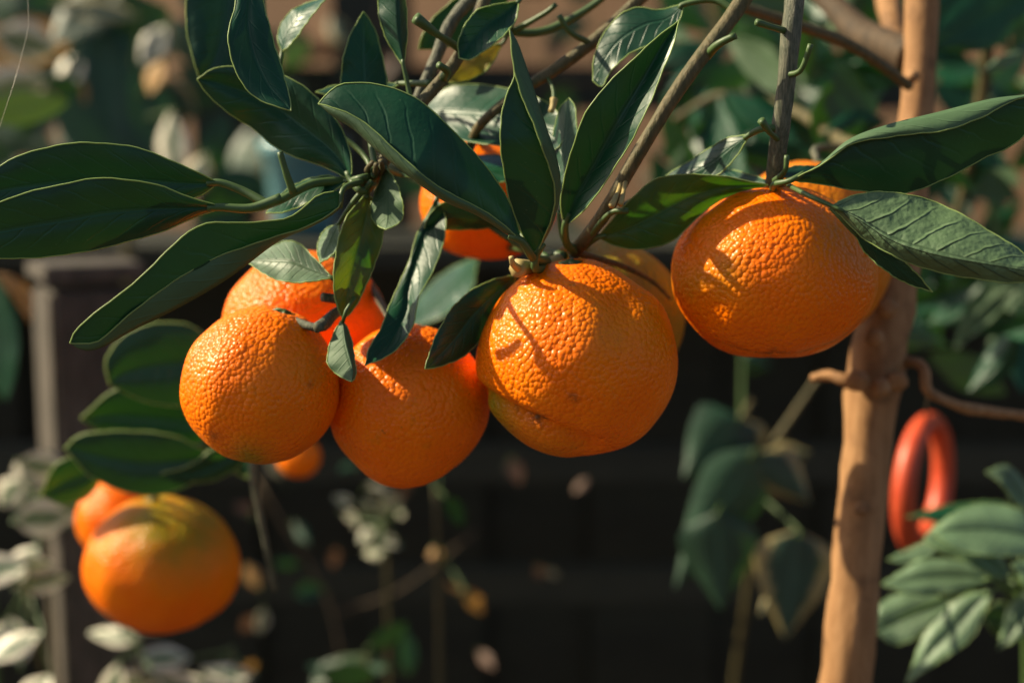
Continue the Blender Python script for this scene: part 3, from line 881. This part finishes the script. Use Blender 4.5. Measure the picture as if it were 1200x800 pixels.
# ------------------------------------------------------------------ mandarins
def mandarin(label, cx, cy, rx, ry, d, tilt=0.0, stem=None, seed=0, green=(), scars=(), creases=(), dents=(), flat=0.92, lump=0.03, sub=6, neck=0.05,
             allgreen=0.0, stalk=None):
    """cx,cy,rx,ry in photo pixels, d depth of the centre; tilt: lean of the stem axis in the picture (deg)."""
    c = P(cx, cy, d)
    k = K * d
    bm = bmesh.new()
    bmesh.ops.create_icosphere(bm, subdivisions=sub, radius=1.0)
    ax = Matrix.Rotation(math.radians(tilt), 3, 'Y')
    gl = bm.verts.layers.float.new('green')
    sl = bm.verts.layers.float.new('scar')
    so = Vector((seed * 3.1, seed * 1.7, seed))
    for v in bm.verts:
        n = v.co.copy()
        q = ax.inverted() @ n
        r = 1 + lump * noise.noise(n * 1.3 + so) + lump * 0.6 * noise.noise(n * 2.6 + so)
        # dimples at the stem end and the blossom end, faint lobes
        th = math.acos(max(-1, min(1, q.z)))
        r += neck * math.exp(-(th / 0.55) ** 2) - 0.07 * math.exp(-(th / 0.16) ** 2)
        r -= 0.05 * math.exp(-((math.pi - th) / 0.30) ** 2)
        r += 0.006 * math.cos(9 * math.atan2(q.y, q.x)) * math.sin(th)
        px, pz = n.x * r * rx, n.z * r * ry
        X, Y = cx + px, cy - pz
        g = allgreen
        s = 0.0
        if n.y < 0.25:
            for (gx, gy, gr, gs) in green:
                g += gs * math.exp(-(((X - gx) ** 2 + (Y - gy) ** 2) / gr ** 2))
            for (gx, gy, gr, gs) in scars:
                s += gs * math.exp(-(((X - gx) ** 2 + (Y - gy) ** 2) / gr ** 2))
            for (gx, gy, gr, gs) in dents:
                r -= gs * math.exp(-(((X - gx) ** 2 + (Y - gy) ** 2) / gr ** 2))
            for poly, wd, dp, sc in creases:
                best = 1e9
                for (ax_, ay_), (bx_, by_) in zip(poly, poly[1:]):
                    t = max(0, min(1, ((X - ax_) * (bx_ - ax_) + (Y - ay_) * (by_ - ay_)) / ((bx_ - ax_) ** 2 + (by_ - ay_) ** 2)))
                    best = min(best, math.hypot(X - ax_ - t * (bx_ - ax_), Y - ay_ - t * (by_ - ay_)))
                r -= dp * math.exp(-(best / wd) ** 2)
                s += sc * math.exp(-(best / (wd * 0.35)) ** 2)
        v[gl] = min(1, g)
        v[sl] = min(1, s)
        v.co = Vector((n.x * r * rx * k, n.y * r * (rx + ry) / 2 * k * flat, n.z * r * ry * k)) + c
    me = bpy.data.meshes.new('peel')
    bm.to_mesh(me)
    bm.free()
    for f in me.polygons:
        f.use_smooth = True
    root = thing('mandarin', label, 'mandarin', c, 'mandarins on the tree')
    peel = link('peel', me, [M_RIND], root)
    # calyx: five-lobed star with a stalk
    axis = ax @ Vector((0, 0, 1))
    topp = c + Vector((axis.x * rx * k, 0, axis.z * ry * k)) * (1 + neck - 0.075)
    e1 = Vector((0, 1, 0)).cross(axis).normalized()
    e2 = axis.cross(e1)
    mb = MB()
    cr = 0.0045
    mb.v.append(topp + axis * 0.0022)
    nn = 20
    for kk in range(nn):
        a = 2 * math.pi * kk / nn
        rr_ = cr * (0.72 + 0.38 * math.cos(5 * a))
        mb.v.append(topp + e1 * (math.cos(a) * rr_) + e2 * (math.sin(a) * rr_) + axis * 0.0012)
    for kk in range(nn):
        rr_ = cr * 0.6
        a = 2 * math.pi * kk / nn
        mb.v.append(topp + e1 * (math.cos(a) * rr_) + e2 * (math.sin(a) * rr_) - axis * 0.002)
    for kk in range(nn):
        k2 = (kk + 1) % nn
        mb.face((0, 1 + kk, 1 + k2))
        mb.face((1 + kk, 1 + nn + kk, 1 + nn + k2, 1 + k2))
    link('calyx', mb.mesh('calyx'), [M_PETI], root)
    if stalk:
        mb = MB()
        pts = crom([tuple(topp - axis * 0.001)] + [tuple(pt(p)) for p in stalk], 12)
        mb.tube(pts, [0.0017, 0.0016, 0.0018], 0, 8, nz=0.1)
        link('stalk', mb.mesh('stalk'), [M_GTWIG], root)
    return root


mandarin('large bumpy orange mandarin with a dark scarred crease near its lower side', 677, 422, 118, 115, .527, tilt=-5, seed=1, lump=0.035,
         green=[(560, 472, 24, 1.2), (580, 505, 30, .9), (640, 530, 40, .4), (700, 375, 30, .25), (770, 380, 40, .2)],
         scars=[(627, 480, 9, 1.3), (668, 448, 6, .8), (600, 470, 8, .5)], creases=[([(538, 446), (572, 460), (605, 473), (640, 488), (690, 508)], 10, .095, .0), ([(612, 476), (640, 484)], 5, .02, .7)],
         dents=[(735, 345, 34, .03)], stalk=[(672, 305, .532), (672, 297, .532)])
mandarin('wide orange mandarin hanging straight from the upright grey green twig, brown line near its bottom', 907, 322, 119, 101, .532, tilt=0, seed=2, lump=0.025,
         green=[(838, 312, 26, .45), (960, 270, 30, .3), (1000, 300, 30, .25), (800, 330, 24, .4)], scars=[(900, 408, 10, .6)],
         creases=[([(830, 395), (880, 408), (930, 408), (975, 393), (1010, 370)], 4.0, .012, .55)], neck=.06)
mandarin('yellowish mandarin half hidden behind the wide one on the upright twig', 946, 296, 99, 105, .612, tilt=8, seed=3, allgreen=.42, stalk=[(955, 175, .62), (985, 172, .74)])
mandarin('round orange mandarin below the silvery leaf, greenish spot at its bottom', 306, 453, 92, 92, .530, tilt=18, seed=4, lump=0.03,
         green=[(300, 528, 26, .9), (380, 420, 26, .3), (345, 480, 40, .15)], scars=[(262, 498, 8, .6), (372, 440, 5, .5)], stalk=[(374, 384, .516), (392, 368, .525)])
mandarin('mandarin under the silvery leaf, behind the round one', 357, 378, 96, 82, .592, tilt=20, seed=5, stalk=[(410, 318, .60), (425, 318, .605)])
mandarin('mandarin narrowing to its bottom, squeezed between the round one and the large scarred one', 480, 478, 94, 96, .548, tilt=-8, seed=6, lump=0.02,
         green=[(560, 440, 30, .2), (400, 520, 20, .2)], dents=[(560, 560, 50, .10), (395, 560, 40, .05)], neck=.04, stalk=[(455, 370, .56), (425, 318, .605)])
mandarin('mandarin in deep shade behind the vertical folded leaf', 572, 236, 80, 70, .615, tilt=10, seed=7, allgreen=0.05, stalk=[(560, 165, .60), (550, 175, .56)])
mandarin('olive tinged mandarin in shade directly behind the large scarred one', 708, 372, 92, 92, .612, tilt=-15, seed=8, allgreen=1.0, stalk=[(682, 290, .58), (675, 294, .535)])  # full green mix: olive skin, pushed further to paint in the shade
mandarin('soft focus mandarin with olive top hanging lowest on the tree', 190, 662, 91, 79, .735, tilt=-6, seed=9, green=[(240, 610, 55, .9), (180, 590, 40, .7)], lump=.025,
         stalk=[(186, 572, .72), (205, 556, .714)])
mandarin('soft focus mandarin tucked behind the lowest one', 138, 608, 49, 46, .800, tilt=-10, seed=10, stalk=[(150, 560, .77), (205, 556, .716)])
mandarin('small mandarin far below the round one, mostly hidden', 350, 535, 26, 25, .90, tilt=0, seed=11, sub=5, stalk=[(352, 480, .85), (322, 440, .67)])

# ------------------------------------------------------------------ other plants
# pale broad-leaved plant at lower right
pb = P(1215, 700, .80)
root = thing('pale_leafed_shrub', 'pale grey green shrub with drooping ribbed leaves beside the trunk', 'shrub', Vector((pb.x, pb.y, 0)))
st = branch(root, [Vector((pb.x, pb.y, -0.01)), Vector((pb.x + .01, pb.y, .55)), (1205, 820, .79), (1190, 680, .76)], [9, 8, 7, 6], M_PETI, name='stem', nz=.05)
branch(st, [(1200, 720, .765), (1170, 680, .75), (1140, 668, .74)], [5, 4, 4], M_PETI, name='stem', n=12, nz=.05)
for A, B, d, da, db, mt in (
    ([(1190, 680), (1165, 640), (1130, 612), (1100, 612), (1082, 632)], [(1190, 680), (1160, 672), (1125, 655), (1100, 645), (1082, 632)], .72, 8, -8, M_PALE),
    ([(1240, 640), (1200, 600), (1150, 590), (1110, 605), (1095, 625)], [(1240, 640), (1200, 650), (1150, 650), (1115, 640), (1095, 625)], .71, 9, -9, M_PALE),
    ([(1165, 680), (1130, 658), (1080, 656), (1033, 684)], [(1165, 680), (1120, 694), (1070, 696), (1033, 684)], .73, 7, -5, M_PALE),
    ([(1120, 705), (1080, 694), (1040, 700), (1018, 730)], [(1120, 705), (1090, 735), (1050, 755), (1018, 730)], .74, 6, -6, M_PALE),
    ([(1165, 690), (1125, 700), (1085, 740), (1062, 800)], [(1165, 690), (1140, 745), (1100, 775), (1062, 800)], .72, 5, -6, M_PALE),
    ([(1110, 625), (1085, 635), (1060, 645), (1040, 655)], [(1110, 625), (1095, 648), (1065, 660), (1040, 655)], .75, 5, -4, M_PALE),
    ([(1200, 600), (1170, 588), (1110, 592), (1062, 605)], [(1200, 600), (1170, 608), (1110, 612), (1062, 605)], .77, 8, -4, M_LEAFB),
    ([(1220, 610), (1200, 565), (1180, 545), (1155, 553)], [(1220, 610), (1190, 590), (1172, 565), (1155, 553)], .74, 4, -3, M_PALE),
    ([(1230, 690), (1205, 690), (1180, 715), (1170, 760)], [(1230, 690), (1225, 725), (1200, 745), (1170, 760)], .74, 5, -5, M_PALE),
    ([(1020, 740), (1000, 735), (975, 745), (965, 765)], [(1020, 740), (1000, 755), (985, 765), (965, 765)], .70, 3, -3, M_PALE),
    ([(1240, 700), (1220, 660), (1205, 655), (1185, 660)], [(1240, 700), (1225, 700), (1205, 690), (1185, 660)], .70, 5, -3, M_PALE),
    ([(1210, 720), (1190, 730), (1170, 745), (1150, 720)], [(1210, 720), (1190, 710), (1170, 705), (1150, 720)], .76, 5, -5, M_IVYG)):
    leaf(st, A, B, d=d, da=da, db=db, bulge=2, mat=mt, pet=[(1195, 690, .76)] if A[0][0] > 1150 else [(1160, 678, .745)], petr=3, n=20, m=4, rim=0.2, ser=1.5)

# variegated ivy mid right
pb = P(870, 560, 1.30)
root = thing('variegated_ivy', 'climbing ivy with green and cream edged leaves against the dark rack', 'ivy', Vector((pb.x, pb.y, 0)))
st = branch(root, [Vector((pb.x, pb.y, -0.01)), Vector((pb.x - .03, pb.y, .5)), (860, 800, 1.25), (880, 640, 1.1), (850, 540, 1.0), (880, 470, 1.05)], [5, 5, 4, 4, 4, 3], M_TWIG, name='stem', nz=.2)
IV = [0.0, 0.75, 1.0, 0.92, 0.8, 0.62, 0.4, 0.2, 0.0]
for b_, t_, w_, d_, mt in (
    ((885, 525), (790, 690), 85, .98, M_IVYG), ((870, 490), (800, 560), 95, 1.0, M_IVYG), ((840, 600), (845, 715), 95, .97, M_IVYG), ((860, 610), (800, 640), 60, 1.0, M_IVYG),
    ((890, 530), (950, 590), 62, .98, M_IVY), ((935, 620), (920, 750), 100, .97, M_IVY), ((868, 490), (880, 560), 55, 1.0, M_IVY), ((955, 640), (890, 720), 60, 1.02, M_IVY),
    ((870, 418), (905, 430), 30, 1.2, M_IVYG), ((905, 540), (950, 530), 40, 1.05, M_IVY)):
    bleaf(st, b_, t_, w_, d=d_, da=6, db=6, bulge=2, mat=mt, prof=IV, pet=[(868, 560, 1.02)], petr=2)
branch(st, [(868, 560, 1.02), (905, 520, 1.0), (960, 440, 1.0)], [4, 4, 3], M_TWIG, name='stem', n=12)

# cream variegated plants low left: several separate little shrubs
def cream_plant(label, cx, cy, d, spots, mat=M_CREAM, cat='plant', name='variegated_plant', wr=(.30, .46), group=None, face=None, dj=.03, sizes=(42, 74)):
    g = P(cx, cy, d)
    root = thing(name, label, cat, Vector((g.x, g.y + .03, 0)), group)
    st = branch(root, [Vector((g.x, g.y + .03, -0.01)), Vector((g.x, g.y + .04, g.z * .5)), Vector((g.x, g.y + .02, g.z - .04)), (cx, cy, d)], [4, 4, 3, 2], M_TWIG, name='stem', n=16, nz=.2)
    for x, y in spots:
        a = rr.uniform(0, 6.28)
        l = rr.uniform(*sizes)
        dd = d + rr.uniform(-dj, dj)
        bleaf(st, (x, y), (x + l * math.cos(a), y + l * math.sin(a) * .7), l * rr.uniform(*wr), bend=rr.uniform(-4, 4), d=dd, d2=dd - rr.uniform(-.02, .02), da=rr.uniform(2, 9), db=-rr.uniform(2, 9),
              mat=mat, pet=[(cx + rr.uniform(-4, 4), cy + rr.uniform(-4, 4), d + .01)], petr=1.6, n=10, m=2, face=face or 'top')
    return st


cream_plant('small cream variegated plant low at the far left', 30, 690, .92, [(35, 660), (15, 690), (5, 730), (25, 780), (60, 790), (0, 660), (50, 740)], sizes=(60, 95))
cream_plant('cream variegated plant directly below the lowest mandarin', 160, 760, .95, [(130, 715), (165, 750), (140, 775), (180, 790), (120, 795), (150, 735)], sizes=(60, 90))
cream_plant('cream edged plant with a yellow sprig near the hanging stem', 270, 760, 1.0, [(225, 770), (275, 775), (300, 790), (240, 795), (262, 785)], sizes=(50, 80))
cream_plant('tall pale plant with whitish leaves in front of the grey post', 40, 570, .98, [(40, 530), (25, 560), (55, 600), (15, 610), (45, 640), (70, 620), (20, 540), (60, 560)], sizes=(45, 70), wr=(.5, .7))
cream_plant('little pale blossoming plant under the mandarin that narrows', 450, 610, 1.12, [(415, 590), (430, 600), (445, 590), (455, 605), (465, 595), (440, 620), (460, 625), (430, 640), (420, 610), (450, 650), (400, 600), (470, 640)], sizes=(16, 30))
cream_plant('dry yellow sprig on the rack below the blossoming plant', 512, 640, 1.15, [(515, 640), (520, 660), (505, 650), (550, 700), (545, 690)], mat=M_DRY, sizes=(16, 28), name='dry_sprig')
cream_plant('dark broad leaved plant at the bottom, under the pale blossoms', 430, 770, 1.1, [(400, 770), (430, 760), (460, 780), (420, 790), (370, 790), (480, 790)], mat=M_IVYG, sizes=(60, 90), name='dark_leafed_plant')
cream_plant('small green plant behind the mandarin that narrows', 510, 570, 1.0, [(500, 540), (515, 560), (520, 580)], mat=M_LEAFB, sizes=(50, 70), name='dark_leafed_plant')
# hanging grey-green stem
# big dark shrub, upper left background
g = P(140, 200, 1.35)
root = thing('dark_shrub', 'large dark leaved shrub with pale edges behind the long left leaves', 'shrub', Vector((g.x, g.y, 0)))
st = branch(root, [Vector((g.x, g.y, -0.01)), Vector((g.x, g.y, .7)), (150, 300, 1.38), (140, 120, 1.35), (120, -40, 1.35)], [8, 8, 7, 6, 5], M_TWIG, name='stem', nz=.2)
for b_, t_, w_, d_, mt in (
    ((140, 230), (120, 20), 130, 1.30, M_IVYG), ((90, 60), (200, 10), 90, 1.32, M_IVYG), ((150, -20), (60, 50), 60, 1.3, M_IVYG), ((180, 200), (160, 70), 70, 1.28, M_IVYG),
    ((200, 130), (205, 215), 36, 1.22, M_CREAM), ((195, 30), (165, 75), 30, 1.25, M_CREAM), ((240, 180), (225, 230), 34, 1.25, M_IVY), ((165, 20), (60, 5), 26, 1.25, M_IVY),
    ((190, 70), (175, 110), 24, 1.2, M_DRY), ((-20, 60), (90, 40), 60, 1.4, M_DRY), ((95, 60), (70, 110), 30, 1.3, M_CREAM), ((-30, 110), (60, 95), 50, 1.35, M_CREAM), ((50, 100), (95, 100), 26, 1.28, M_IVYG),
    ((-10, 40), (70, 60), 50, 1.36, M_CREAM), ((180, 90), (230, 140), 40, 1.3, M_IVY), ((80, 70), (95, 140), 28, 1.3, M_DRY)):
    bleaf(st, b_, t_, w_, d=d_, da=8, db=-6, bulge=3, mat=mt, pet=[(140, 150, 1.355)], petr=2)
for _ in range(44):
    a, l = rr.uniform(0, 6.28), rr.uniform(60, 110)
    x, y, dd = rr.uniform(-60, 310), rr.uniform(-40, 250), rr.uniform(1.42, 1.75)
    bleaf(st, (x, y), (x + l * math.cos(a), y + l * math.sin(a)), l * rr.uniform(.4, .6), d=dd, d2=dd + rr.uniform(-.05, .05), da=rr.uniform(-12, 12), db=rr.uniform(-12, 12), bulge=3, mat=M_IVYG, n=10, m=2)
bleaf(st, (-30, 135), (82, 120), 40, d=1.0, da=14, db=-10, mat=M_PALE, pet=[(-60, 160, 1.1), (130, 240, 1.36)], petr=2)
g = P(437, 120, 1.88)
root = thing('withered_vine', 'half withered vine with scattered brown and grey leaves on the dark trellis', 'vine', Vector((g.x, g.y, 0)))
st = branch(root, [Vector((g.x, g.y, -0.01)), Vector((g.x, g.y, .7)), (445, 240, 1.88), (430, 80, 1.88), (470, -60, 1.88)], [6, 6, 5, 4, 3], M_DARKBARK, name='stem', nz=.2)
branch(st, [(440, 150, 1.88), (560, 118, 1.86), (700, 96, 1.86), (860, 120, 1.86)], [4, 4, 3, 2], M_DARKBARK, name='stem', n=20)
for _ in range(30):
    a, l = rr.uniform(0, 6.28), rr.uniform(36, 66)
    x, y, dd = rr.uniform(300, 860), rr.uniform(-20, 290), rr.uniform(1.70, 1.86)
    bleaf(st, (x, y), (x + l * math.cos(a), y + l * math.sin(a)), l * rr.uniform(.45, .7), d=dd, d2=dd + rr.uniform(-.04, .04), da=rr.uniform(-14, 14), db=rr.uniform(-14, 14), bulge=3,
          mat=rr.choice([M_VINE, M_VINE, M_IVYG, M_IVY]), n=10, m=2, pet=[(x + rr.uniform(-8, 8), 112, 1.87)], petr=1)
bleaf(st, (330, 80), (360, 45), 30, d=1.75, da=10, db=-10, mat=M_PALE, pet=[(430, 80, 1.88)], petr=1)
# left edge hanging leaves (behind the two long leaves)
g = P(-20, 420, .95)
root = thing('strap_leafed_plant', 'plant with drooping strap leaves beside the grey post', 'plant', Vector((g.x, g.y, 0)))
st = branch(root, [Vector((g.x, g.y, -0.01)), Vector((g.x, g.y, .6)), (-25, 420, .95), (-10, 320, .93)], [5, 5, 4, 3], M_PETI, name='stem', nz=.05)
bleaf(st, (-10, 315), (8, 470), 46, d=.92, mat=M_LEAFB, da=5, db=-5)
bleaf(st, (-10, 320), (35, 380), 22, bend=-14, d=.94, mat=M_DRY)
bleaf(st, (-5, 330), (-10, 480), 50, d=.95, mat=M_LEAFB)

# ivy runner trailing over the rack, dim and out of focus
g = P(400, 700, 1.36)
root = thing('ivy_runner', 'dim ivy runner with small mixed leaves trailing along the dark rack rails', 'ivy', Vector((g.x, g.y, 0)))
st = branch(root, [Vector((g.x, g.y, -0.01)), Vector((g.x, g.y, .6)), (400, 780, 1.36), (380, 690, 1.36), (330, 610, 1.36), (300, 560, 1.37)], [3, 3, 3, 3, 2, 2], M_DARKBARK, name='stem', nz=.2)
branch(st, [(390, 720, 1.36), (470, 690, 1.36), (560, 620, 1.36)], [3, 2, 2], M_DARKBARK, name='stem', n=14)
for x, y, l, mt in ((330, 560, 34, M_CREAM), (300, 600, 28, M_VINE), (345, 610, 32, M_IVYG), (305, 690, 34, M_DRY), (310, 712, 30, M_CREAM), (350, 660, 30, M_IVYG), (395, 640, 26, M_VINE), (380, 690, 36, M_IVYG),
                    (545, 690, 34, M_DRY), (630, 660, 20, M_VINE), (640, 668, 16, M_CREAM), (560, 760, 30, M_VINE), (600, 535, 34, M_VINE), (590, 545, 20, M_VINE), (430, 570, 30, M_CREAM), (480, 560, 26, M_VINE),
                    (420, 545, 24, M_IVYG), (300, 720, 26, M_VINE), (235, 640, 24, M_VINE), (250, 700, 28, M_IVYG), (300, 775, 26, M_DRY), (690, 560, 24, M_VINE)):
    a = rr.uniform(0, 6.28)
    dd = rr.uniform(1.22, 1.34)
    bleaf(st, (x, y), (x + l * math.cos(a), y + l * math.sin(a)), l * rr.uniform(.4, .6), d=dd, d2=dd + rr.uniform(-.02, .02), da=rr.uniform(-10, 10), db=rr.uniform(-10, 10), mat=mt, n=10, m=2,
          pet=[(x + rr.uniform(-12, 12), y + rr.uniform(4, 14), 1.36)], petr=1)

# spider thread at upper left
mb = MB()
mb.tube(crom([tuple(P(*p)) for p in ((-60, 330, .52), (5, 132, .52), (18, 92, .525), (32, 40, .53), (60, -60, .54), (290, -120, .535))], 40), 0.00006, 0, 5)
o = link('spider_thread', mb.mesh('spider_thread'), [M_SILK], None, P(18, 92, .525))
tag(o, 'thin pale spider thread stretched above the long left leaves', 'spider thread')
